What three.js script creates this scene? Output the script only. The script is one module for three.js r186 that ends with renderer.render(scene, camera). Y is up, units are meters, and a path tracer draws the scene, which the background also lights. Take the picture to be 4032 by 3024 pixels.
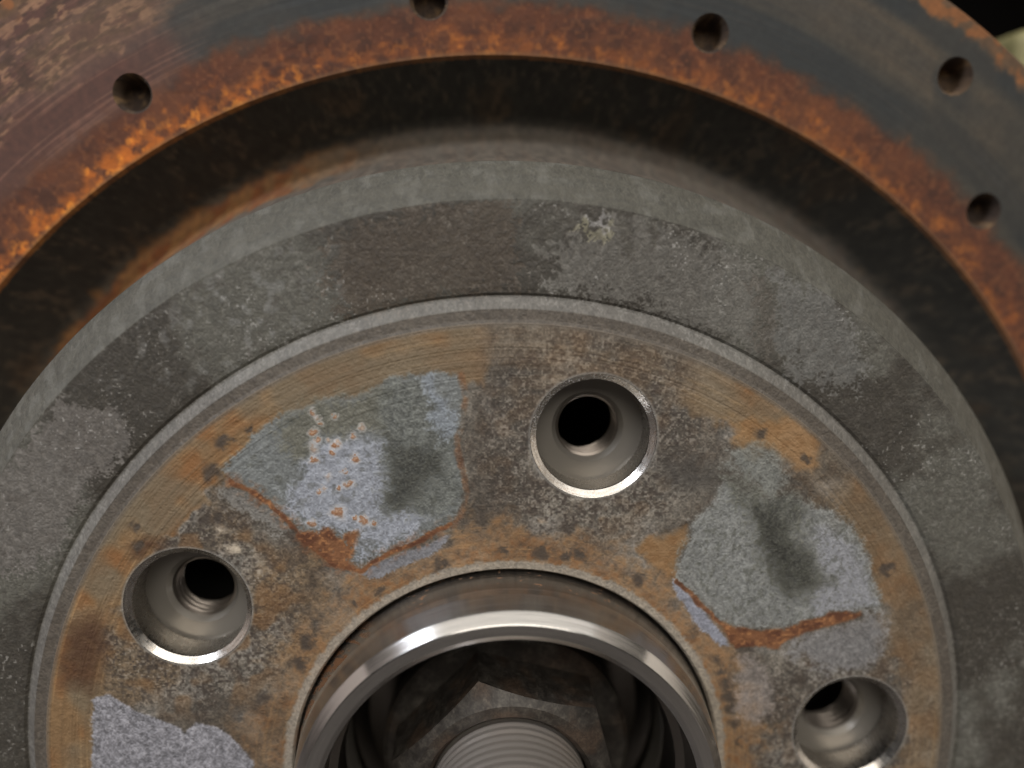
import * as THREE from 'three';
import { mergeGeometries } from 'three/addons/utils/BufferGeometryUtils.js';
import { RoundedBoxGeometry } from 'three/addons/geometries/RoundedBoxGeometry.js';
import { RectAreaLightUniformsLib } from 'three/addons/lights/RectAreaLightUniformsLib.js';
import { Brush, Evaluator, INTERSECTION, SUBTRACTION } from 'three-bvh-csg';

// ---------------------------------------------------------------- camera, lamps, exposure
const scene = new THREE.Scene();
scene.background = new THREE.Color(0x000000);
const camera = new THREE.PerspectiveCamera(54.88, 1024 / 768, 0.005, 20);
camera.position.set(-0.004509, 0.082734, 0.10474);
camera.quaternion.setFromRotationMatrix(new THREE.Matrix4().makeBasis(
  new THREE.Vector3(0.99871, -0.00177, 0.05077), new THREE.Vector3(0.01133, 0.98198, -0.18867), new THREE.Vector3(-0.04952, 0.189, 0.98073)));
camera.focus = 0.11;
camera.userData.fStop = 4.7;
camera.updateMatrixWorld();
const renderer = new THREE.WebGLRenderer({ antialias: true });
renderer.setSize(1024, 768);
renderer.toneMapping = THREE.LinearToneMapping;
renderer.toneMappingExposure = 0.78;
renderer.shadowMap.enabled = true;
RectAreaLightUniformsLib.init();

// ---------------------------------------------------------------- helpers
function seeded(seed) { let s = seed >>> 0; return () => { s = (s + 0x6D2B79F5) >>> 0; let t = s; t = Math.imul(t ^ (t >>> 15), t | 1); t ^= t + Math.imul(t ^ (t >>> 7), t | 61); return ((t ^ (t >>> 14)) >>> 0) / 4294967296; }; }
const rnd = seeded(7);
const TAB = new Float32Array(65536); for (let i = 0; i < 65536; i++) TAB[i] = rnd();
function vn(x, y) {
  const xf = Math.floor(x), yf = Math.floor(y); let u = x - xf, v = y - yf; u = u * u * (3 - 2 * u); v = v * v * (3 - 2 * v);
  const a = xf & 255, b = (xf + 1) & 255, c = (yf & 255) << 8, d = ((yf + 1) & 255) << 8;
  const p = TAB[c + a], q = TAB[c + b], r = TAB[d + a], s = TAB[d + b];
  const t = p + (q - p) * u; return t + (r + (s - r) * u - t) * v;
}
function fbm(x, y, o = 3) { let a = 0.5, f = 0, n = 0; for (let i = 0; i < o; i++) { f += a * vn(x + i * 17.3, y + i * 31.7); n += a; a *= 0.5; x *= 2.03; y *= 2.03; } return f / n; }
const sm = (a, b, x) => { let t = (x - a) / (b - a); t = t < 0 ? 0 : t > 1 ? 1 : t; return t * t * (3 - 2 * t); };
function mix(c, d, t) { c[0] += (d[0] - c[0]) * t; c[1] += (d[1] - c[1]) * t; c[2] += (d[2] - c[2]) * t; }
function tex(w, h, data, srgb, wrap) {
  const t = new THREE.DataTexture(data, w, h, THREE.RGBAFormat); t.magFilter = THREE.LinearFilter; t.minFilter = THREE.LinearMipmapLinearFilter;
  if (srgb) t.colorSpace = THREE.SRGBColorSpace; if (wrap) t.wrapS = t.wrapT = THREE.RepeatWrapping; t.needsUpdate = true; return t;
}
// paint(size..., fn): fn(u, v, out) sets out = [r, g, b, bump, roughness, metalness] (0..255 each)
function paint(w, h, fn, metal, wrap) {
  const col = new Uint8Array(w * h * 4), bmp = new Uint8Array(w * h * 4), orm = new Uint8Array(w * h * 4), o = [0, 0, 0, 128, 200, 0];
  for (let j = 0, k = 0; j < h; j++) for (let i = 0; i < w; i++, k += 4) {
    fn((i + 0.5) / w, (j + 0.5) / h, o);
    col[k] = Math.max(0, Math.min(255, o[0])); col[k + 1] = Math.max(0, Math.min(255, o[1])); col[k + 2] = Math.max(0, Math.min(255, o[2])); col[k + 3] = 255;
    bmp[k] = bmp[k + 1] = bmp[k + 2] = Math.max(0, Math.min(255, o[3])); bmp[k + 3] = 255;
    orm[k] = 255; orm[k + 1] = Math.max(0, Math.min(255, o[4])); orm[k + 2] = Math.max(0, Math.min(255, o[5])); orm[k + 3] = 255;
  }
  const r = { map: tex(w, h, col, true, wrap), bumpMap: tex(w, h, bmp, false, wrap), roughnessMap: tex(w, h, orm, false, wrap), roughness: 1 };
  if (metal) { r.metalnessMap = r.roughnessMap; r.metalness = 1; }
  return r;
}
// surface of revolution round z; profile [r, z] in mm; hard edges unless smooth; uv: planar (half extent in mm) or 'wrap' (angle, length along the profile in mm / wrapLen)
function rev(prof, { n = 360, smooth = false, half = 96, wrapLen = 0, wob = 0, seed = 0, turns = 1, cx = 0, cy = 0 } = {}) {
  const P = [], N = [], U = [], I = []; let len = 0;
  const seg = prof.length - 1, nrm = [];
  for (let s = 0; s < seg; s++) { const dr = prof[s + 1][0] - prof[s][0], dz = prof[s + 1][1] - prof[s][1], l = Math.hypot(dr, dz) || 1; nrm.push([-dz / l, dr / l, l]); }
  for (let s = 0; s < seg; s++) {
    const base = P.length / 3;
    for (let e = 0; e < 2; e++) {
      const [r0, z0] = prof[s + e]; let a = nrm[s];
      if (smooth) { const b = nrm[Math.max(0, Math.min(seg - 1, s + (e ? 1 : -1)))]; const x = a[0] + b[0], y = a[1] + b[1], l = Math.hypot(x, y) || 1; a = [x / l, y / l, a[2]]; }
      for (let i = 0; i <= n; i++) {
        const t = i / n * Math.PI * 2, c = Math.cos(t), d = Math.sin(t);
        const r = r0 + (wob ? wob * (fbm(8 + c * 9 + seed + r0 * .13, 8 + d * 9 + z0 * .31, 4) - 0.5) * 2 : 0);
        P.push((cx + r * c) * 1e-3, (cy + r * d) * 1e-3, z0 * 1e-3); N.push(-a[0] * c, -a[0] * d, -a[1]);
        if (wrapLen) U.push(i / n * turns, (len + e * nrm[s][2]) / wrapLen); else U.push((cx + r * c) / half / 2 + 0.5, (cy + r * d) / half / 2 + 0.5);
      }
    }
    len += nrm[s][2];
    for (let i = 0; i < n; i++) { const q = base + i, w = q + n + 1; I.push(q, q + 1, w, q + 1, w + 1, w); }
  }
  const g = new THREE.BufferGeometry(); g.setAttribute('position', new THREE.Float32BufferAttribute(P, 3)); g.setAttribute('normal', new THREE.Float32BufferAttribute(N, 3)); g.setAttribute('uv', new THREE.Float32BufferAttribute(U, 2)); g.setIndex(I); return g;
}
// helical thread: flank profile on a tube; r0 root, depth > 0 points outwards
function thread(r0, depth, pitch, z0, z1, n = 64, per = 8, cx = 0, cy = 0) {
  const rows = Math.ceil((z1 - z0) / pitch * per), P = [], U = [], I = [];
  for (let j = 0; j <= rows; j++) for (let i = 0; i <= n; i++) {
    const t = i / n * Math.PI * 2, z = z0 + (z1 - z0) * j / rows; let f = z / pitch - i / n; f -= Math.floor(f);
    const tri = Math.min(1, Math.max(0, (1 - Math.abs(2 * f - 1)) * 1.5 - 0.2)), r = r0 + depth * tri;
    P.push((cx + r * Math.cos(t)) * 1e-3, (cy + r * Math.sin(t)) * 1e-3, z * 1e-3); U.push(i / n * 4, z / 12);
  }
  for (let j = 0; j < rows; j++) for (let i = 0; i < n; i++) { const q = j * (n + 1) + i, w = q + n + 1; I.push(q, q + 1, w, q + 1, w + 1, w); }
  const g = new THREE.BufferGeometry(); g.setAttribute('position', new THREE.Float32BufferAttribute(P, 3)); g.setAttribute('uv', new THREE.Float32BufferAttribute(U, 2)); g.setIndex(I); g.computeVertexNormals(); return g;
}
// flat plate with round holes, front at z1, back at z0 (mm); holes [x, y, r]
function plate(rOut, rIn, holes, z0, z1, half) {
  const s = new THREE.Shape(); s.absarc(0, 0, rOut, 0, Math.PI * 2);
  const hole = (x, y, r) => { const p = new THREE.Path(); p.absarc(x, y, r, 0, Math.PI * 2, true); s.holes.push(p); };
  if (rIn) hole(0, 0, rIn);
  for (const h of holes) hole(...h);
  const g = new THREE.ExtrudeGeometry(s, { depth: z1 - z0, bevelEnabled: false, curveSegments: 180 }); g.translate(0, 0, z0);
  const p = g.attributes.position, u = g.attributes.uv; for (let i = 0; i < p.count; i++) u.setXY(i, p.getX(i) / half / 2 + 0.5, p.getY(i) / half / 2 + 0.5);
  g.scale(1e-3, 1e-3, 1e-3); return g;
}
function part(name, geo, mat, parent, label) { const m = new THREE.Mesh(geo, mat); m.name = name; m.castShadow = m.receiveShadow = true; if (label) m.userData.label = label; parent.add(m); return m; }
function thing(name, label, category, group) { const g = new THREE.Group(); g.name = name; g.userData = { label, category }; if (group) g.userData.group = group; scene.add(g); return g; }

// ---------------------------------------------------------------- workshop lamps and added side panels (outside the picture)
function lamp(name, label, at, w, h, color, intensity, target = [0, 0.05, 0]) {
  const g = thing(name, label, 'lamp', undefined); g.position.set(...at); g.lookAt(...target);
  part('housing', new RoundedBoxGeometry(w + 0.04, h + 0.04, 0.05, 2, 0.012).translate(0, 0, -0.03), new THREE.MeshStandardMaterial({ color: 0xb9bab8, roughness: 0.5 }), g);
  const d = part('diffuser', new THREE.PlaneGeometry(w, h), new THREE.MeshStandardMaterial({ color: 0xffffff, emissive: color, emissiveIntensity: intensity * 0.25, roughness: 0.6 }), g); d.position.z = 0.002;
  const l = new THREE.RectAreaLight(color, intensity, w, h); l.position.set(0, 0, 0.006); l.rotation.y = Math.PI; g.add(l);
  return g;
}
lamp('ceiling_lamp', 'long white strip lamp hanging overhead just in front of the disc', [0.0, 0.98, 0.52], 2.8, 0.5, 0xfffaf3, 3.0);
lamp('ceiling_lamp_001', 'broad rectangular ceiling lamp farther out in front of the disc', [0.1, 1.02, 1.35], 1.3, 0.6, 0xfff9f0, 7.4);
lamp('work_lamp', 'small bluish work lamp to the upper left of the disc', [-0.56, 0.63, 0.35], 0.1, 0.22, 0xeaf1ff, 60);
lamp('side_fill', 'added warm light panel at the right for the collar edge to mirror', [1.05, 0.32, 0.22], 0.5, 1.35, 0xfff0dc, 1.0);  // added source that brightens the right side of the collar bevel
lamp('side_fill_001', 'added dim pinkish light panel at the left in place of a pale wall', [-1.05, 0.32, 0.22], 0.5, 1.35, 0xffe9e2, 0.55);  // added source, stands in for a pale wall mirrored by the collar
{ // concrete floor, seen only mirrored in the polished collar
  const n = 512, d = new Uint8Array(n * n * 4); for (let j = 0, k = 0; j < n; j++) for (let i = 0; i < n; i++, k += 4) { const f = 92 + 60 * (fbm(i * 0.03, j * 0.03, 4) - 0.5) + 26 * (fbm(i * 0.4, j * 0.4, 2) - 0.5); d[k] = f + 6; d[k + 1] = f + 2; d[k + 2] = f; d[k + 3] = 255; }
  const g = new THREE.BoxGeometry(5, 0.05, 4).translate(0, -0.375, 1.0), m = part('workshop_floor', g, new THREE.MeshStandardMaterial({ map: tex(n, n, d, true, true), roughness: 0.8 }), scene); m.userData = { kind: 'structure', label: 'grey concrete workshop floor below the disc' };
}

// ---------------------------------------------------------------- where the stains and marks lie on the hub face (mm from the axle, x right, y up)
const SHAPES = {patchA:[-41.5,50.3,-39.7,52.2,-36.8,55.2,-33.5,58.0,-30.6,59.2,-27.9,60.0,-25.5,60.9,-21.6,61.2,-19.5,61.8,-17.2,63.7,-13.2,64.1,-9.7,64.3,-6.8,64.0,-6.2,61.5,-6.9,58.2,-7.4,54.8,-6.8,51.7,-6.4,48.3,-6.9,45.0,-7.6,42.7,-9.5,41.1,-12.8,39.4,-17.2,37.6,-21.6,35.4,-23.3,35.2,-25.3,35.7,-27.9,37.9,-30.0,40.2,-31.9,43.0,-34.9,45.5,-37.3,47.3,-39.9,48.9],
  oliveA:[-31.8,58.6,-27.9,60.0,-21.6,61.2,-17.8,62.7,-17.7,54.9,-22.9,55.4,-27.9,55.1,-29.3,52.1,-32.1,53.4,-33.6,56.0],
  blueA:[-29.4,50.7,-27.6,53.3,-22.9,55.0,-17.9,53.6,-18.5,44.1,-11.7,43.2,-12.8,40.5,-23.1,35.7,-22.2,40.7,-26.7,40.8,-29.8,42.5,-32.7,44.1,-31.6,47.7],
  smearA1:[-18.0,63.3,-13.9,63.7,-11.0,63.4,-10.2,59.8,-8.4,57.8,-7.8,54.8,-7.0,50.3,-7.5,45.0,-10.6,43.2,-14.9,43.1,-17.6,44.0,-18.3,48.5,-17.7,54.1,-18.6,58.4],
  smearA2:[-17.5,54.9,-14.6,53.1,-11.2,54.0,-9.1,52.2,-9.6,49.1,-11.8,48.2,-13.3,46.0,-14.9,43.8,-17.2,44.5,-17.9,47.9,-16.8,51.4],
  stripA:[-12.0,63.9,-10.1,63.6,-9.4,60.4,-8.0,58.3,-8.2,54.8,-10.3,54.8,-11.1,58.7],
  rustTri:[-27.8,40.4,-26.3,41.0,-24.4,39.9,-22.2,41.0,-22.8,37.8,-23.9,36.2,-22.1,34.3,-25.9,34.8,-29.2,37.7,-31.2,40.0,-30.1,40.9],
  rustLineA:[-40.1,48.5,-36.9,46.7,-33.0,43.2,-30.0,39.1,-25.9,35.3,-22.1,34.3,-17.2,37.2,-12.8,39.0,-8.5,41.3],
  rustEdgeA:[-6.4,64.0,-6.0,60.4,-6.9,56.5,-7.4,53.9,-6.4,49.4,-6.0,46.1,-6.9,42.5,-8.2,40.9],
  sliverA:[-22.1,33.9,-19.9,35.4,-15.0,37.3,-8.5,39.8,-8.9,38.4,-11.6,36.1,-15.6,34.8,-18.9,33.2,-20.6,33.0],
  greyLowA:[-41.9,47.2,-40.0,48.1,-37.0,46.0,-33.4,42.8,-31.2,40.0,-32.1,39.4,-35.2,41.2,-38.2,43.3,-41.2,45.4],
  patchB:[31.6,44.3,29.8,42.7,28.1,40.9,27.4,38.1,26.4,35.5,25.7,33.2,26.3,31.2,28.2,29.5,30.6,27.0,33.0,24.2,35.9,23.3,40.1,23.0,44.0,23.2,48.1,24.5,52.7,25.4,56.2,25.5,58.6,25.5,58.9,27.4,57.3,31.6,55.8,35.6,53.9,38.9,51.4,41.4,48.5,42.8,45.6,43.3,43.2,44.8,38.7,44.4,35.5,45.4,32.9,47.5,31.9,45.9],
  patchB2:[33.3,52.5,36.4,52.9,38.7,52.2,41.2,50.1,42.5,48.0,42.0,45.7,40.0,44.8,37.3,45.8,35.0,47.5,33.0,49.8],
  smearB:[35.4,47.5,38.7,44.6,43.2,45.0,45.7,41.9,44.3,38.7,47.3,35.0,50.7,30.6,47.6,28.2,43.2,28.4,40.9,31.6,38.8,36.4,36.7,41.2,33.7,46.4,32.7,48.4],
  smearB2:[37.5,43.0,41.6,42.0,42.6,37.3,46.3,33.9,48.4,30.4,44.3,29.6,40.7,34.0,39.1,38.8],
  smearTop:[22.9,51.1,28.3,51.4,32.9,49.3,33.6,47.0,31.5,45.5,26.4,45.8,23.0,47.0],
  blueB:[47.7,38.6,50.5,38.8,52.9,36.6,56.3,32.4,57.6,26.2,48.1,25.0,47.6,28.7,50.7,30.6,48.0,35.0],
  rustB:[33.0,24.5,35.9,23.0,40.1,22.7,43.6,22.8,47.0,24.3,51.6,25.4,55.6,25.1,56.0,24.5,51.7,23.4,47.1,22.1,44.4,20.9,42.7,19.2,40.3,19.8,36.1,19.9,34.3,21.7],
  rustLineB:[26.1,31.4,29.4,28.0,31.3,26.0,33.3,24.0],
  sliverB:[25.3,31.8,26.3,30.9,29.9,27.0,32.9,23.2,35.1,20.2,33.2,20.3,30.8,22.6,28.4,25.8,26.2,28.8],
  greyLowB:[44.5,20.1,47.2,21.6,51.8,22.9,56.4,24.0,59.2,24.7,60.7,22.9,60.2,18.6,57.2,14.9,50.0,15.4,46.1,17.6],
  orangeB:[22.0,38.2,24.6,39.1,27.3,39.9,26.9,36.7,25.7,33.9,25.5,32.0,23.1,33.0,20.0,36.9],
  tanTop:[33.3,54.1,34.9,56.3,39.2,56.9,43.7,56.1,47.0,53.6,46.8,51.6,46.5,49.1,44.0,49.1,41.7,50.3,38.7,52.4,36.0,53.1],
  greyHubB:[36.6,18.1,40.4,17.6,42.5,13.9,43.2,8.9,39.6,5.7,36.9,7.5,35.8,12.5],
  patchC:[-63.4,14.6,-60.6,15.0,-57.7,12.6,-54.6,10.9,-51.3,9.4,-50.2,8.1,-48.2,9.9,-46.6,9.5,-44.4,8.4,-42.0,5.9,-39.9,2.8,-40.8,-4.0,-49.8,-14.8,-63.8,-11.3,-65.0,-0.2],
  creamA:[-42.9,41.6,-40.6,40.8,-38.1,37.9,-35.3,34.9,-37.0,34.2,-40.2,37.2,-42.7,39.4],
  brownL:[-65.4,26.4,-61.2,28.1,-60.0,23.2,-63.2,15.6,-67.4,17.3,-66.9,22.3],
  brownL2:[-55.5,38.3,-52.7,40.0,-50.1,38.9,-52.9,37.5,-55.0,36.8],
  shDark:[-24.3,84.2,-9.2,87.6,0.9,88.6,2.1,76.1,-9.4,74.8,-22.6,71.3,-25.6,76.2],
  shLightL:[-80.0,46.9,-71.6,52.0,-64.2,60.0,-56.5,59.9,-54.2,56.9,-55.4,51.7,-60.3,48.3,-64.3,42.3,-66.9,36.6,-71.7,35.2,-82.1,31.8],
  shLightR:[10.7,84.8,19.2,86.4,30.7,81.5,35.9,79.9,37.2,74.9,37.7,67.4,31.4,68.2,21.0,72.6,7.5,76.0,5.8,81.6],
  shLightR2:[38.7,78.2,48.3,74.1,54.8,63.8,53.0,61.0,44.0,62.5,39.4,67.4],
  drip1:[16.9,85.4,18.3,84.1,18.3,82.2,17.1,80.6,15.7,82.2,16.0,84.1],
  drip2:[20.9,86.0,22.2,84.8,22.3,83.2,21.0,81.9,20.0,83.5],
  stain:[9.0,84.8,15.3,84.9,15.3,83.8,11.4,82.8],
  stainW:[12.0,85.4,13.9,87.0,15.3,85.4],
  streakR:[35.7,77.9,37.7,77.5,39.4,72.8,40.3,65.3,38.2,65.3,37.1,70.8],
  scaleL:[-22.0,85.4,-30.0,83.5,-41.5,78.2,-50.3,71.5,-57.9,65.0,-54.0,58.9,-42.6,63.5,-34.3,66.1,-24.2,71.3,-22.3,77.8,-28.7,79.4]};
const DOTS = {dark:[-36.9,56.4,-40.9,54.6,-40.1,55.1,-42.9,49.9,-54.5,41.8,-31.7,39.9,-19.5,31.1,-23.2,28.9,-10.5,35.0,-0.7,37.2,-30.4,23.0,-32.1,19.2,-37.6,13.9,-54.1,39.0,-42.2,42.3,-44.5,42.7,37.9,54.4,44.8,50.9,9.9,36.0,8.8,35.8,11.3,35.7,5.1,36.6,20.0,31.5,32.9,17.9,33.8,15.4,34.6,13.4,35.3,11.3,35.6,9.2,36.4,6.3,37.3,3.3,59.3,32.5,4.2,43.5,8.8,40.8,46.7,13.8],rust:[-25.7,54.4,-24.7,53.5,-24.2,54.2,-25.1,52.4,-27.3,54.4,-27.9,55.7,-28.0,53.3,-27.9,58.7,-27.3,58.0,-27.1,57.1,-28.1,51.6,-23.9,50.0,-22.2,51.9,-24.4,47.1,-24.9,43.5,-26.7,47.3,-29.0,42.0,-25.8,48.9,-20.1,41.6,-22.3,55.0,-20.8,56.1,-24.6,58.1,-23.2,48.0,-27.5,46.7,-22.4,42.8,-21.3,42.3]};

const PREP = {};
for (const k in SHAPES) { const p = SHAPES[k]; let x0 = 1e9, x1 = -1e9, y0 = 1e9, y1 = -1e9; for (let i = 0; i < p.length; i += 2) { x0 = Math.min(x0, p[i]); x1 = Math.max(x1, p[i]); y0 = Math.min(y0, p[i + 1]); y1 = Math.max(y1, p[i + 1]); } PREP[k] = { p, x0, x1, y0, y1 }; }
function line(k, x, y) { // distance to an open line
  const { p, x0, x1, y0, y1 } = PREP[k]; if (x < x0 - 4 || x > x1 + 4 || y < y0 - 4 || y > y1 + 4) return 99; let m = 1e9;
  for (let i = 0; i + 3 < p.length; i += 2) { const ax = p[i], ay = p[i + 1], bx = p[i + 2] - ax, by = p[i + 3] - ay; let t = ((x - ax) * bx + (y - ay) * by) / (bx * bx + by * by); t = t < 0 ? 0 : t > 1 ? 1 : t; const dx = x - ax - bx * t, dy = y - ay - by * t; m = Math.min(m, dx * dx + dy * dy); }
  return Math.sqrt(m);
}
function poly(k, x, y) { // signed distance to a closed outline, negative inside
  const { p, x0, x1, y0, y1 } = PREP[k]; if (x < x0 - 4 || x > x1 + 4 || y < y0 - 4 || y > y1 + 4) return 99; let m = 1e9, s = false;
  for (let i = 0, j = p.length - 2; i < p.length; j = i, i += 2) {
    const ax = p[j], ay = p[j + 1], bx = p[i] - ax, by = p[i + 1] - ay; let t = ((x - ax) * bx + (y - ay) * by) / (bx * bx + by * by); t = t < 0 ? 0 : t > 1 ? 1 : t;
    const dx = x - ax - bx * t, dy = y - ay - by * t; m = Math.min(m, dx * dx + dy * dy);
    if ((p[i + 1] > y) !== (ay > y) && x < (ax - p[i]) * (y - p[i + 1]) / (ay - p[i + 1]) + p[i]) s = !s;
  }
  return s ? -Math.sqrt(m) : Math.sqrt(m);
}
const inside = (k, x, y, soft) => { const d = poly(k, x, y); return d > soft ? 0 : 1 - sm(-soft, soft, d); };
function ramp(table, a) { for (let i = 0; i + 1 < table.length; i++) if (a <= table[i + 1][0]) { const [p, q] = [table[i], table[i + 1]]; return q[1] * sm(p[0], q[0], a) + p[1] * (1 - sm(p[0], q[0], a)); } return table[table.length - 1][1]; }

const BLENDED = new Set(['oliveA', 'blueA', 'smearA1', 'smearA2', 'stripA', 'patchB2', 'blueB', 'smearB', 'smearB2', 'greyLowA', 'greyLowB', 'greyHubB']); // films that run into each other without an outline
const LUG = [0, 1, 2, 3, 4].map((k) => { const a = (148.75 - 72 * k) * Math.PI / 180; return [56 * Math.cos(a), 56 * Math.sin(a)]; });
const OUTER_RUST = [[-180, 0.9], [-60, 0.6], [20, 0.35], [28, 0.55], [40, 0.5], [44, 0.12], [52, 0.12], [55, 0.75], [64, 0.6], [69, 0.1], [91, 0.1], [96, 0.85], [140, 1], [160, 0.75], [168, 0.9], [180, 0.95]];
const c = [0, 0, 0];
const HAT = paint(2048, 2048, (u, v, o) => {
  const x = (u - 0.5) * 192, y = (v - 0.5) * 192, r = Math.hypot(x, y);
  if (r < 30) return;
  const th = Math.atan2(y, x) * 180 / Math.PI;
  const lo = fbm(x * 0.11, y * 0.11, 3), mid = fbm(x * 0.55 + 40, y * 0.55, 3), fine = fbm(x * 1.5 + 9, y * 1.5 + 77, 3), grain = vn(x * 4.3, y * 4.3), g2 = vn(x * 2.3 + 60, y * 2.3);
  const wx = x + (mid - 0.5) * 1.7 + (fine - 0.5) * 0.8, wy = y + (fbm(x * 0.55, y * 0.55 + 90, 2) - 0.5) * 1.7 + (grain - 0.5) * 0.4;
  const sx = x + (wx - x) * 0.4, sy = y + (wy - y) * 0.4;
  let bump = 128 + (fine - 0.5) * 90 + (grain - 0.5) * 50, rough = 190, met = 0;
  if (r < 71.45) {
    // ---- wheel seat
    let hd = 99; for (const [a, b] of LUG) hd = Math.min(hd, Math.hypot(x - a, y - b));
    c[0] = 74; c[1] = 67.5; c[2] = 59.5; mix(c, [103, 97, 88], sm(0.35, 0.68, lo)); if (x < -24) mix(c, [106, 86, 62], sm(0.4, 0.65, fbm(x * 0.09, y * 0.09 + 20, 2)) * 0.6); mix(c, [64, 54, 45], sm(0.45, 0.75, mid) * 0.55); mix(c, [122, 118, 112], sm(0.5, 0.7, fbm(x * 0.2 + 90, y * 0.2 + 14, 3)) * 0.5);
    const k = 0.72 + 0.56 * fine + 0.34 * (grain - 0.5); c[0] *= k; c[1] *= k; c[2] *= k;
    // scale, sparkling grains round the bolt holes
    const near = 1 - sm(13, 21, hd);
    mix(c, [146, 140, 131], sm(0.45, 0.85, g2 * 0.5 + grain * 0.5) * near * 0.52); mix(c, [56, 48, 42], sm(0.5, 0.9, vn(x * 2.4, y * 2.4 + 30)) * near * 0.8); mix(c, [110, 76, 42], sm(0.55, 0.75, fbm(x * .3 + 5, y * .3, 2)) * near * (x < -10 ? 0.5 : 0.15));
    // orange bloom round the bore and round the rim of the seat
    const turned = 0.55 * vn(r * 4.6, th * 0.03 + 3) + 0.45 * vn(r * 2.1 + 50, th * 0.02);
    const lath = vn(r * 3.2, th * 0.05 + 11);
    let w = (1 - sm(37.5, 43.5, r + (mid - 0.5) * 9 + (lo - 0.5) * 8)) * 0.8; if (th > 130 || th < -90) w *= 0.65;
    mix(c, [138, 98, 58], w * (0.66 + 0.5 * (fine - 0.5))); mix(c, [106, 68, 36], w * sm(0.38, 0.75, mid * 0.6 + fine * 0.4) * 0.75); mix(c, [172, 132, 84], w * sm(0.6, 0.8, lath) * 0.3);
    w = sm(62.8, 65.6, r + (mid - 0.5) * 5 + (lo - 0.5) * 5) * ramp(OUTER_RUST, th);
    mix(c, [136, 103, 64], w * 0.74); mix(c, [120, 78, 40], w * sm(0.4, 0.7, fbm(x * 0.22, y * 0.22 + 50, 3)) * 0.75); mix(c, [96, 74, 48], w * sm(0.4, 0.75, turned) * 0.5); mix(c, [178, 146, 102], w * sm(0.6, 0.9, lath) * 0.4); mix(c, [98, 90, 75], w * sm(0.44, 0.64, lo) * 0.7); if (x > 14) mix(c, [98, 84, 64], w * 0.55 * sm(0.35, 0.6, mid));
    bump += (turned - 0.5) * 90 * Math.max(sm(60, 64, r), 0.2);
    for (const q of ['orangeB', 'tanTop']) { w = inside(q, wx, wy, 0.9); if (w) { mix(c, [148, 110, 68], w * 0.7); mix(c, [116, 84, 50], w * sm(0.5, 0.7, mid) * 0.6); mix(c, [110, 84, 54], w * turned * 0.25); } }
    w = Math.max(inside('brownL', wx, wy, 2), inside('brownL2', wx, wy, 1.2)); if (w) mix(c, [64, 40, 22], w * (0.5 + 0.5 * fine));
    w = inside('creamA', wx, wy, 1); if (w) mix(c, [178, 166, 148], w * sm(0.35, 0.65, mid));
    w = inside('smearTop', wx, wy, 2.4); if (w) mix(c, [58, 55, 51], w * 0.75 * (0.6 + 0.8 * (fine - 0.2)));
    // bare grey patches
    const spk = 0.86 + 0.28 * fine + 0.22 * (grain - 0.5);
    const grey = (q, col, soft, a = 1, sp = 1) => { const blend = BLENDED.has(q), bx = blend ? x + (wx - x) * 1.5 : sx, by = blend ? y + (wy - y) * 1.5 : sy; let m = inside(q, bx, by, soft + (blend ? 1.0 : 0.3)); if (m) { m = sm(0.2, 0.8, m + (m > 0.97 ? 0 : (fine - 0.5) * 0.5 + (grain - 0.5) * 0.3)); const s = 1 + (spk - 1) * sp; mix(c, [col[0] * s, col[1] * s, col[2] * s], m * a); rough += (140 - rough) * m * 0.6; bump += m * a * 5; met = Math.max(met, m * a * 50); } return m; };
    const pa = Math.max(grey('patchA', [112, 115, 114], 1.0), 0);
    grey('oliveA', [100, 98, 86], 2.0, 0.75); grey('blueA', [148, 152, 162], 1.8, 0.85);
    grey('smearA1', [98, 100, 95], 1.3, 0.75, 1.8); grey('smearA2', [58, 58, 53], 1.7, 0.62 + 0.5 * (fine - 0.4), 2.4); grey('stripA', [136, 144, 156], 1.0, 0.6);
    grey('patchB', [126, 128, 126], 1.6, 0.88, 1.2); grey('patchB2', [114, 118, 115], 2.2, 0.7); grey('blueB', [142, 143, 149], 1.8, 0.75, 0.6);
    const drag = 0.85 + 0.9 * (fbm(wx * 0.9 + wy * 0.25, wy * 0.16, 3) - 0.3); grey('smearB', [84, 84, 77], 2.6, Math.min(1, 0.8 * drag), 2.2); grey('smearB2', [62, 62, 57], 2.4, Math.min(1, 0.75 * drag + 0.3 * (fine - 0.4)), 2.4); w = inside('patchB', wx, wy, 3); if (w) mix(c, [74, 75, 66], w * sm(0.5, 0.78, fbm(x * 2.1, y * 1.7 + 60, 3)) * 0.45);
    grey('patchC', [132, 131, 136], 0.35, 1, 1.9); grey('sliverA', [118, 118, 122], 0.4); grey('sliverB', [134, 136, 146], 0.4); grey('greyLowA', [118, 116, 112], 1.0, 0.8); grey('greyLowB', [120, 120, 122], 2.4, 0.7); grey('greyHubB', [134, 126, 122], 1.4, 0.6);
    if (pa) { mix(c, [70, 70, 62], pa * sm(0.6, 0.8, fbm(x * 0.9, y * 0.9, 2)) * 0.35); }
    // rust creeping along their lower edges
    let d = line('rustLineA', sx, sy), rw = 1 - sm(0.15, 0.62, d); rw = Math.max(rw, (1 - sm(0.4, 2.0, d)) * sm(0.35, 0.7, fine) * 0.45);
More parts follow.
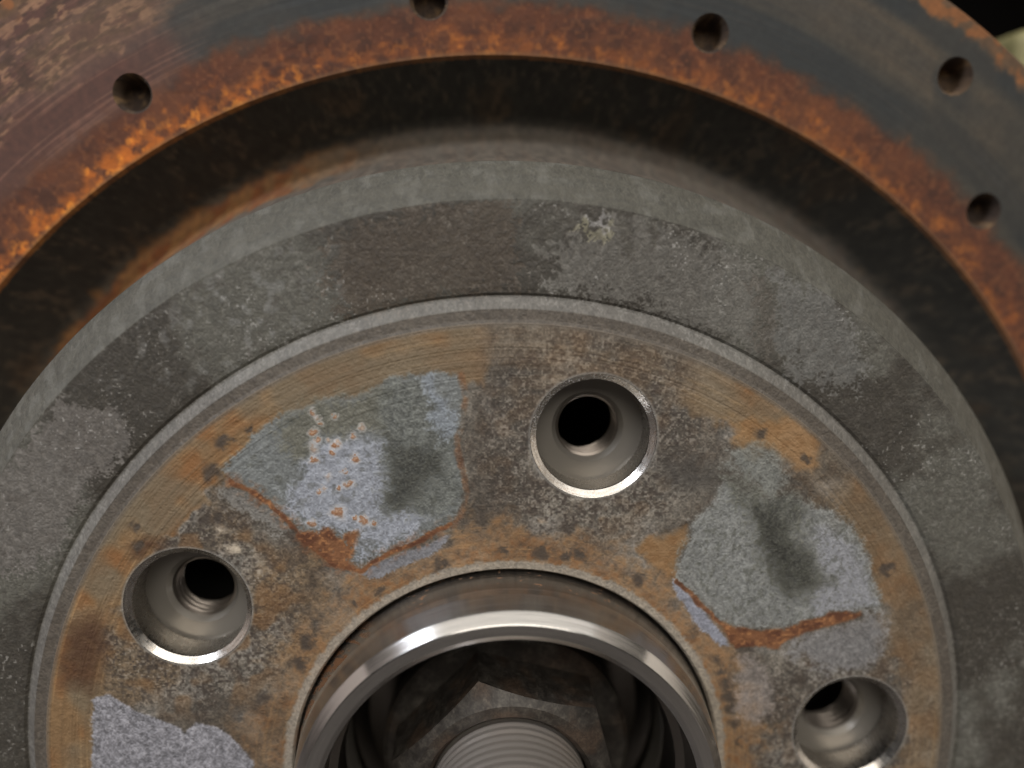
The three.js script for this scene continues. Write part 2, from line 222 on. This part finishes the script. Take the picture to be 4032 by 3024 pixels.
    rw = Math.max(rw, inside('rustTri', wx, wy, 0.6) * sm(0.2, 0.45, fine + 0.08)); rw = Math.max(rw, sm(0.2, 0.8, inside('rustB', sx, sy, 0.8) + (fine - 0.5) * 0.5) * (inside('rustB', sx, sy, 0.8) > 0 ? 1 : 0)); rw = Math.max(rw, (1 - sm(0.15, 0.5, line('rustLineB', sx, sy))) * 0.9); rw = Math.max(rw, (1 - sm(0.2, 0.7, line('rustEdgeA', sx, sy))) * 0.38 * sm(0.3, 0.5, mid + 0.1));
    if (rw) { mix(c, [112, 70, 40], rw * 0.9); mix(c, [76, 43, 25], rw * sm(0.38, 0.68, mid) * 0.85); mix(c, [168, 118, 74], rw * sm(0.6, 0.85, g2) * 0.5); bump += rw * 30 * fine; rough += (235 - rough) * rw; met *= 1 - rw; }
    // rust freckles with pale rims
    if (x > -31 && x < -18 && y > 38 && y < 62) for (let i = 0; i < DOTS.rust.length; i += 2) {
      const q = Math.hypot(wx * 0.7 + x * 0.3 - DOTS.rust[i], wy * 0.7 + y * 0.3 - DOTS.rust[i + 1]) + (grain - 0.5) * 0.35, s = 0.3 + 0.5 * TAB[i * 37 % 999] * TAB[i * 17 % 777] + (i === 28 ? 0.45 : 0);
      if (q < s * 2.2) { mix(c, [196, 192, 190], (1 - sm(s * 1.1, s * 2.0, q)) * 0.5); mix(c, [136, 86, 50], (1 - sm(s * 0.5, s * 1.2, q)) * (TAB[i * 91 % 999] > 0.4 || i === 28 ? 0.85 : 0.3) * (0.6 + 0.6 * fine)); mix(c, [200, 178, 158], (1 - sm(0, s * 0.6, q)) * 0.55); bump += (1 - sm(s * 0.5, s * 1.4, q)) * 40; }
    }
    // oily dark spots
    for (let i = 0; i < DOTS.dark.length; i += 2) { const dx = wx - DOTS.dark[i], dy = wy - DOTS.dark[i + 1]; if (dx * dx + dy * dy < 6) { const s = 0.6 + 0.6 * TAB[i * 53 % 999]; mix(c, [58, 50, 43], (1 - sm(s * 0.2, s * 1.5, Math.hypot(dx, dy) + (fine - 0.5) * 0.9)) * 0.85); } }
    // bare turned lip next to the collar
    w = 1 - sm(35.0, 35.7, r + (fine - 0.5) * 0.9); mix(c, [134 * spk, 127 * spk, 116 * spk], w * 0.92); bump -= w * 8;
    // freshly machined lip round each bolt hole
    w = 1 - sm(9.5, 9.9, hd); mix(c, [120, 117, 112], w * 0.7);
    w = sm(70.6, 71.3, r); mix(c, [92, 84, 74], w * 0.7);
  } else {
    // ---- shoulder of the hat, its bevels
    c[0] = 60; c[1] = 55.5; c[2] = 48; mix(c, [88, 86, 78], sm(0.38, 0.64, fbm(x * 0.055 + 21, y * 0.055 + 8, 3) + (mid - 0.5) * 0.25));
    const k = 0.8 + 0.26 * fine + 0.18 * (grain - 0.5); c[0] *= k; c[1] *= k; c[2] *= k;
    let w;
    const area = (q, col, soft, a) => { let m = inside(q, x + (wx - x) * 2, y + (wy - y) * 2, soft); if (m) m = sm(0.3, 0.7, m + (m > 0.98 ? 0 : (fine - 0.5) * 1.1 + (grain - 0.5) * 0.6 + (mid - 0.5) * 0.7)); if (m) mix(c, [col[0] * k, col[1] * k, col[2] * k], m * a); return m; };
    area('shDark', [70, 60, 49], 2.6, 0.75); area('shLightL', [104, 99, 94], 1.8, 0.8); area('shLightR', [102, 99, 93], 2.6, 0.7); area('shLightR2', [102, 101, 98], 2.4, 0.65);
    area('stain', [136, 131, 106], 0.9, 0.6); area('stainW', [150, 148, 147], 0.7, 0.6); area('drip1', [72, 68, 60], 0.6, 0.85); area('drip2', [74, 70, 62], 0.6, 0.8); area('streakR', [82, 76, 68], 1.4, 0.6);
    mix(c, [132, 130, 127], sm(0.5, 0.95, grain * 0.45 + fine * 0.55 + (mid - 0.5) * 0.25) * (0.12 + 0.3 * sm(0.4, 0.62, lo)));
    mix(c, [128, 128, 127], sm(0.56, 0.74, fbm(x * 0.6 + 33, y * 0.6, 3)) * (0.05 + 0.34 * inside('scaleL', wx, wy, 4)));
    mix(c, [172, 170, 166], sm(0.8, 0.92, vn(x * 3.1 + 7, y * 3.1)) * sm(0.5, 0.64, fbm(x * 0.16 + 80, y * 0.16, 2)) * 0.5);
    mix(c, [52, 47, 42], sm(0.55, 0.9, vn(x * 1.2 + 3, y * 1.2) * 0.6 + fine * 0.4) * 0.4);
    w = sm(73.2, 73.5, r) * (1 - sm(74.9, 75.3, r)); mix(c, [114 * k, 111 * k, 106 * k], w * 0.7); // turned bevel, bare metal
    w = 1 - sm(73.2, 73.5, r); mix(c, [88 * k, 80 * k, 71 * k], w * 0.8);
    w = sm(88.3, 88.8, r); mix(c, [79 * k, 77 * k, 69 * k], w * 0.95); mix(c, [112, 111, 106], w * sm(0.56, 0.8, mid + (lo - 0.5) * 0.6) * 0.3); mix(c, [78, 75, 66], w * sm(0.45, 0.75, fbm(r * 1.6, th * 0.07, 3)) * 0.35);
    rough = 175 + (mid - 0.5) * 60; met = 14;
  }
  o[0] = c[0]; o[1] = c[1]; o[2] = c[2]; o[3] = bump; o[4] = rough; o[5] = met;
}, true);
const hatMat = new THREE.MeshStandardMaterial({ ...HAT, bumpScale: 0.00026 });
console.log('hat painted');

const FR = paint(2048, 2048, (u, v, o) => {
  const x = (u - 0.5) * 290, y = (v - 0.5) * 290, r = Math.hypot(x, y); if (r < 93) return;
  const th = Math.atan2(y, x) * 180 / Math.PI, ta = th * 2.1;
  const lo = fbm(x * 0.09, y * 0.09, 3), mid = fbm(x * 0.42 + 13, y * 0.42, 3), fine = fbm(x * 1.2, y * 1.2 + 5, 3), grain = vn(x * 3, y * 3);
  const streak = fbm(r * 2.4, ta * 0.05, 3), streak2 = vn(r * 0.55 + 7, ta * 0.04);
  let bump = 128 + (fine - 0.5) * 80, rough = 205;
  if (r < 111.9) {
    c[0] = 74; c[1] = 67; c[2] = 58; const radial = fbm(th * 1.3, r * 0.12, 3);
    mix(c, [74, 64, 54], sm(0.4, 0.65, radial) * 0.7);
    if (th > 98 && th < 162) { const w = sm(98, 118, th) * (1 - sm(146, 162, th)) * sm(96.2, 98, r + (mid - .5) * 3); mix(c, [118, 76, 34], w * 0.8); mix(c, [96, 54, 22], w * sm(0.45, 0.65, mid)); }
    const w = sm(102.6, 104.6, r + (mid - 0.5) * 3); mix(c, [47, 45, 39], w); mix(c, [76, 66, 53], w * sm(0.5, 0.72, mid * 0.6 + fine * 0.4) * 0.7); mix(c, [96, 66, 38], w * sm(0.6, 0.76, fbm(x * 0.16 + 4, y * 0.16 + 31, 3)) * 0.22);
    const k = 0.75 + 0.5 * fine; c[0] *= k; c[1] *= k; c[2] *= k; rough = 200; bump = 128 + (fine - 0.5) * 60;
  } else {
    // swept grey steel with faint circular scoring
    c[0] = 41; c[1] = 40; c[2] = 36; mix(c, [31, 34, 34], sm(0.4, 0.7, lo)); mix(c, [64, 57, 46], sm(0.45, 0.8, streak2) * 0.5); mix(c, [54, 51, 47], sm(0.45, 0.8, streak) * 0.4); mix(c, [88, 85, 81], sm(0.6, 0.85, streak) * 0.1);
    rough = 190 + (streak - 0.5) * 60; bump = 128 + (streak - 0.5) * 30;
    // brown oxide on the left
    let w = sm(108, 121, th + (lo - 0.5) * 16) * (th < 178 ? 1 : 0); if (w) { mix(c, [90, 60, 49], w * 0.85); mix(c, [72, 43, 33], w * sm(0.45, 0.7, streak2) * 0.7); mix(c, [150, 112, 92], w * sm(0.6, 0.78, streak) * 0.35);
      const p = w * sm(126.5, 130, r + (mid - 0.5) * 8); mix(c, [136, 102, 76], p * sm(0.48, 0.66, fbm(r * 1.6, ta * 0.5, 3)) * 0.8); mix(c, [62, 42, 28], p * sm(0.48, 0.66, fbm(r * 1.8 + 9, ta * 0.55, 3)) * 0.8); rough += (200 - rough) * w; }
    w = sm(138.6, 140.4, r + (mid - 0.5) * 3); mix(c, [92, 68, 46], w * 0.85); mix(c, [136, 82, 40], w * sm(0.5, 0.7, mid) * 0.7); rough += (215 - rough) * w;
    w = sm(126, 130, r) * (1 - sm(134, 137, r)); mix(c, [104, 84, 62], w * 0.35 * sm(0.4, 0.6, lo + 0.1));
    // band of rust the pads never reach
    w = 1 - sm(118.6, 122.4, r + (mid - 0.5) * 3 + (lo - 0.5) * 2); if (w) {
      const rc = [84, 46, 26]; mix(rc, [60, 33, 20], sm(0.38, 0.7, mid * 0.5 + fine * 0.5)); mix(rc, [118, 74, 42], sm(0.5, 0.85, vn(x * 1.7, y * 1.7 + 8)) * 0.4); mix(rc, [100, 58, 32], sm(0.4, 0.7, fbm(x * 0.2 + 70, y * 0.2, 2)) * 0.5);
      const side = 0.3 + 0.7 * sm(96, 122, th); const p = (1 - sm(112.6, 117.4, r + (mid - 0.5) * 6)) * side; mix(rc, [170, 92, 26], p * sm(0.3, 0.68, fbm(x * 0.8, y * 0.8 + 44, 3))); mix(rc, [224, 138, 44], p * sm(0.54, 0.74, fbm(x * 0.8 + 5, y * 0.8, 3)) * 0.8);
      mix(rc, [112, 84, 56], (1 - sm(112.3, 113.2, r)) * 0.6);
      mix(c, rc, w); rough += (225 - rough) * w; bump += w * ((mid - 0.5) * 150 + (fine - 0.5) * 120 - (bump - 128) * 0.6);
    }
    const k = 0.86 + 0.28 * fine; c[0] *= k; c[1] *= k; c[2] *= k;
  }
  o[0] = c[0]; o[1] = c[1]; o[2] = c[2]; o[3] = bump; o[4] = rough; o[5] = 0;
});
const ringMat = new THREE.MeshStandardMaterial({ ...FR, bumpScale: 0.0002 });
console.log('ring painted');

// ---------------------------------------------------------------- brake disc
const disc = thing('brake_disc', 'rusty drilled brake disc with grey hat, bolted over the hub', 'brake disc');
const drill = [[121.1, 118.9], [121, 95.3], [121, 73.5], [121.4, 46.3], [133.7, 55.2], [133.7, 34], [127.5, 84.5], [133.7, 107], [127.5, 64.6], [133.7, 129.5], [121.1, 141], [121.1, 22.5]];
for (let a = 165; a < 380; a += 24) drill.push([121.1, a], [133.7, a + 9], [127.5, a - 9.5]);
const HOLE_R = 3.1, drillXY = drill.filter(([r, a]) => !([127.5, 133.7].includes(r) && a > 60 && a < 125)).map(([r, a]) => [r * Math.cos(a * Math.PI / 180), r * Math.sin(a * Math.PI / 180), HOLE_R]);
// the two holes above the picture's edge
drillXY.push(...[[133.7, 79], [133.7, 103]].map(([r, a]) => [r * Math.cos(a * Math.PI / 180), r * Math.sin(a * Math.PI / 180), HOLE_R]));
const ringGeo = mergeGeometries([plate(141.9, 112.4, drillXY, -31.5, -22.6, 145), rev([[141.9, -22.6], [142.4, -23.1], [142.4, -31.5]], { half: 145 }).toNonIndexed()]);
const ring = part('friction_ring', ringGeo, ringMat, disc, 'flat ring with orange rust along its inner edge and swept grey metal beyond');
const DUST = paint(256, 256, (u, v, o) => { const a = fbm(u * 9, v * 9, 4), s = vn(u * 70, v * 70); c[0] = 66; c[1] = 50; c[2] = 34; mix(c, [46, 34, 25], sm(0.35, 0.65, a)); mix(c, [124, 98, 66], sm(0.55, 0.75, fbm(u * 16, v * 16 + 4, 3)) * 0.6); const k = 0.85 + 0.3 * s; o[0] = c[0] * k; o[1] = c[1] * k; o[2] = c[2] * k; o[3] = 255 * a; o[4] = 235; o[5] = 0; }, false, true);
const drillMat = new THREE.MeshStandardMaterial({ ...DUST, bumpScale: 0.0004 });
for (const [x, y] of drillXY) part('drilled_hole', rev([[HOLE_R, -22.6], [2.65, -23.2], [2.5, -25.6], [1.7, -26.3], [0.001, -26.5]], { n: 40, cx: x, cy: y, smooth: true, half: 12 }), drillMat, ring);
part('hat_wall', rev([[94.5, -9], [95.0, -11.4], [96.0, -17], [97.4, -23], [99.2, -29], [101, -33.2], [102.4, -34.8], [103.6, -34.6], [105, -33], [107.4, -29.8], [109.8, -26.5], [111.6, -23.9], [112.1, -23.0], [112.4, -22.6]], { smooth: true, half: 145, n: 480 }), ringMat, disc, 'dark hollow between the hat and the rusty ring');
part('hat_bevel', rev([[88.6, -1.5], [91.5, -4.75], [93.3, -7.0], [94.5, -9]], { n: 480, smooth: true, wob: 0.04, seed: 3 }), hatMat, disc);
part('hat_shoulder', rev([[73.3, -0.35], [73.5, -0.5], [74.8, -1.75], [75.2, -1.85], [75.6, -1.6], [76.4, -1.5], [88.6, -1.5]], { n: 480, wob: 0.05, seed: 9 }), hatMat, disc);
const seat = part('wheel_seat', mergeGeometries([plate(71.3, 34.1, LUG.map(([x, y]) => [x, y, 9.45]), -6, 0, 96), rev([[71.3, 0], [71.9, -0.22], [73.3, -0.35]], { n: 480, wob: 0.04 }).toNonIndexed(), rev([[34.1, 0], [33.75, -0.5], [33.75, -6]], { n: 240 }).toNonIndexed()]), hatMat, disc, 'round face stained with rust and grey patches');
const STEEL = paint(512, 512, (u, v, o) => {
  const a = fbm(u * 12, v * 60, 3), b = fbm(u * 40, v * 8, 2), s = fbm(u * 90, v * 90, 2); const k = 0.86 + 0.28 * a;
  o[0] = 164 * k; o[1] = 160 * k; o[2] = 154 * k; c[0] = o[0]; c[1] = o[1]; c[2] = o[2]; mix(c, [120, 92, 70], sm(0.64, 0.78, s) * 0.35); o[0] = c[0]; o[1] = c[1]; o[2] = c[2];
  o[3] = 128 + (a - 0.5) * 60 + (s - 0.5) * 30; o[4] = 46 + 50 * b + 24 * (s - 0.5); o[5] = 250;
}, true, true);
const boreMat = new THREE.MeshStandardMaterial({ ...STEEL, bumpScale: 0.00003 });
for (const [x, y] of LUG) part('bolt_hole', rev([[9.45, 0], [9.38, -0.03], [8.5, -0.78], [8.45, -1.0], [8.45, -5.4], [8.75, -5.95]], { n: 96, cx: x, cy: y, wrapLen: 12, turns: 3, wob: 0.02 }), boreMat, seat);

// ---------------------------------------------------------------- wheel hub
const hub = thing('wheel_hub', 'bare steel wheel hub with a bright polished centring collar', 'wheel hub');
const flangeMat = new THREE.MeshStandardMaterial({ color: 0x837e76, metalness: 0.62, roughness: 0.4 });
const flange = part('flange', plate(71, 26.5, LUG.map(([x, y]) => [x, y, 5.6]), -11.4, -6.02, 96), flangeMat, hub);
const threadMat = new THREE.MeshStandardMaterial({ color: 0x655e57, metalness: 0.75, roughness: 0.32 });
for (const [x, y] of LUG) {
  const t = part('threaded_hole', thread(4.55, 0.95, 1.25, -11.4, -6.9, 72, 12, x, y), threadMat, flange);
  part('chamfer', rev([[5.6, -6.0], [4.95, -6.95]], { n: 64, cx: x, cy: y, wrapLen: 12 }), flangeMat, t);
}
const GREASE = paint(512, 512, (u, v, o) => {
  const a = fbm(u * 26, v * 26, 4), b = fbm(u * 7 + 3, v * 7, 3), s = vn(u * 150, v * 150); c[0] = 60; c[1] = 56; c[2] = 51; mix(c, [44, 40, 36], sm(0.3, 0.75, a)); mix(c, [98, 93, 85], sm(0.5, 0.85, fbm(u * 40, v * 40 + 8, 3)) * 0.4); mix(c, [80, 58, 42], sm(0.45, 0.75, b) * 0.4);
  const k = 0.85 + 0.3 * s; o[0] = c[0] * k; o[1] = c[1] * k; o[2] = c[2] * k; o[3] = 128 + (a - 0.5) * 120 + (s - 0.5) * 40; o[4] = 110 + 70 * (b - 0.3); o[5] = 110;
}, true, true);
const greaseMat = new THREE.MeshStandardMaterial({ ...GREASE, bumpScale: 0.00005 });
const COLLAR = paint(2048, 256, (u, v, o) => { // v: length along the profile / 24 mm; 0 at the foot of the collar
  const th = u * 360, z = v * 24, a = fbm(u * 160, z * 3.5, 3), b = fbm(u * 30, z * 9, 3), f = vn(u * 420, z * 6);
  c[0] = 162 + 20 * b; c[1] = 159 + 20 * b; c[2] = 155 + 20 * b; let rough = 44 + 40 * (b - 0.4), met = 250;
  if (z < 10) {
    mix(c, [126, 119, 112], 0.6); rough += 8;
    let w = sm(124, 136, th) * (1 - sm(196, 210, th)) * sm(0.44, 0.62, fbm(u * 260 + z * 0.9, z * 0.35, 3)) * sm(0.4, 5, z + 2); mix(c, [190, 126, 78], w * 0.6); rough += w * 30;  // orange reflection of the rusty face, painted on in streaks
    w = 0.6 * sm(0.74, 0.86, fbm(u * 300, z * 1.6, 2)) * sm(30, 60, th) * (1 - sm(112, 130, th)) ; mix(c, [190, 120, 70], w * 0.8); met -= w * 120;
    w = (1 - sm(1.0, 2.6, z + (a - 0.5) * 3)) * 0.7; mix(c, [120, 80, 50], w); rough += w * 70; met -= w * 90;
  }
  o[0] = c[0]; o[1] = c[1]; o[2] = c[2]; o[3] = 128 + (vn(z * 9, u * 3) - 0.5) * 40 + (f - 0.5) * 16; o[4] = rough; o[5] = met;
}, true);
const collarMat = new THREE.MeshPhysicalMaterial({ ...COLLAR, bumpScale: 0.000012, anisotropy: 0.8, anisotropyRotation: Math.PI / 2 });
const collarProf = [[33.3, -6], [33.25, 0.3], [32.7, 5.5], [32.0, 9.1], [31.85, 9.3], [30.75, 10.7], [30.6, 10.78], [29.05, 10.8], [28.95, 10.76], [28.2, 10.25], [28.1, 10.0]];
part('centring_collar', rev(collarProf, { n: 480, wrapLen: 24 }), collarMat, hub, 'polished collar with a bright bevelled edge and an orange reflection of the rust painted on one side');
part('bore', rev([[28.1, 10.0], [27.9, 3], [26.6, 2.2], [26.3, -3.8], [26.6, -6], [26.6, -14], [24, -15.5], [12, -16]], { n: 240, wrapLen: 24, turns: 6 }), new THREE.MeshStandardMaterial({ color: 0x6f6a64, metalness: 1, roughness: 0.28 }), hub);

// ---------------------------------------------------------------- axle nut
const nut = thing('axle_nut', 'hexagonal flanged axle nut sunk inside the polished collar', 'nut');
{
  const ev = new Evaluator(); ev.useGroups = false;
  const hex = new THREE.CylinderGeometry(18.6, 18.6, 11.5, 6, 1).toNonIndexed(); hex.computeVertexNormals(); hex.rotateX(Math.PI / 2); hex.rotateZ((44.2 - 90) * Math.PI / 180); hex.translate(0, 0, 0.4);
  const cone = new THREE.LatheGeometry([[0.001, -6], [24, -6], [24, 1.2], [14.9, 6.2], [0.001, 6.2]].map(([r, y]) => new THREE.Vector2(r, y)), 128); cone.rotateX(Math.PI / 2);
  const hole = new THREE.LatheGeometry([[0.001, -9], [12.3, -9], [12.3, 5.0], [13.4, 6.3], [13.4, 9], [0.001, 9]].map(([r, y]) => new THREE.Vector2(r, y)), 128); hole.rotateX(Math.PI / 2);
  const A = new Brush(hex), B = new Brush(cone), C = new Brush(hole); for (const q of [A, B, C]) q.updateMatrixWorld();
  let res = ev.evaluate(A, B, INTERSECTION); res.updateMatrixWorld(); res = ev.evaluate(res, C, SUBTRACTION);
  const g = res.geometry.index ? res.geometry.toNonIndexed() : res.geometry; g.computeVertexNormals(); const p = g.attributes.position, u = new Float32Array(p.count * 2); for (let i = 0; i < p.count; i++) { const N = g.attributes.normal, side = Math.abs(N.getZ(i)) < 0.4; u[2 * i] = side ? (N.getX(i) * p.getY(i) - N.getY(i) * p.getX(i)) / 30 : p.getX(i) / 30; u[2 * i + 1] = side ? p.getZ(i) / 30 : p.getY(i) / 30; } g.setAttribute('uv', new THREE.BufferAttribute(u, 2)); g.scale(1e-3, 1e-3, 1e-3);
  part('hexagon', g, greaseMat, nut);
  part('flange', rev([[12.4, -4.2], [19.6, -4.2], [20.4, -4.8], [20.4, -8], [12.4, -8]], { n: 128, half: 30 }), greaseMat, nut);
}
// ---------------------------------------------------------------- axle shaft
const axle = thing('axle_shaft', 'fine threaded end of the axle poking through the hexagonal nut', 'axle');
const axleMat = new THREE.MeshStandardMaterial({ color: 0xb3aba3, metalness: 0.8, roughness: 0.36 });
part('thread', thread(11.86, 0.14, 1.5, -14, 20, 160, 10), axleMat, axle);
part('end_face', rev([[11.6, 20], [10.4, 21.2], [3, 21.2], [2.2, 20.2], [0.001, 19.6]], { n: 96, wrapLen: 20 }), axleMat, axle);

// ---------------------------------------------------------------- behind the disc
const linerMat = new THREE.MeshStandardMaterial({ color: 0x2a2826, roughness: 0.85 });
{ // back sheet, plus an unseen arch hood added to shade sheet and disc top
  const arch = new THREE.Shape(); arch.absarc(0, 0, 0.36, 0.45, Math.PI - 0.45); arch.absarc(0, 0, 0.352, Math.PI - 0.45, 0.45, true);
  const g = mergeGeometries([new THREE.ExtrudeGeometry(arch, { depth: 0.37, bevelEnabled: false, curveSegments: 48 }).translate(0, 0, -0.3), new THREE.BoxGeometry(0.9, 0.7, 0.02).toNonIndexed().translate(0, 0.02, -0.31)]);
  const well = part('arch_shade', g, linerMat, scene); well.userData = { kind: 'structure', label: 'black plastic sheet behind the disc with an unseen hood added for shade' };
}
const shield = thing('blackout_sheet', 'unseen metal sheet added close behind the drilled disc to keep its bolt holes dark', 'light blocker');  // unseen, added to stop light leaking in behind the bolt holes
part('sheet', plate(137, 10, [], -44, -42.5, 145), linerMat, shield);
const br = thing('metal_bracket', 'small pale olive bracket peeking out behind the rusty rim of the disc', 'bracket');
part('arm', new RoundedBoxGeometry(0.05, 0.012, 0.02, 3, 0.003).rotateZ(0.05).translate(0.129, 0.1195, -0.056), new THREE.MeshStandardMaterial({ color: 0x8a8258, roughness: 0.6 }), br);
part('pad', new RoundedBoxGeometry(0.006, 0.009, 0.006, 3, 0.0015).rotateZ(0.35).translate(0.111, 0.1225, -0.047), new THREE.MeshStandardMaterial({ color: 0xe6dcd4, roughness: 0.5 }), br, 'bright whitish block on the bracket');

renderer.render(scene, camera);
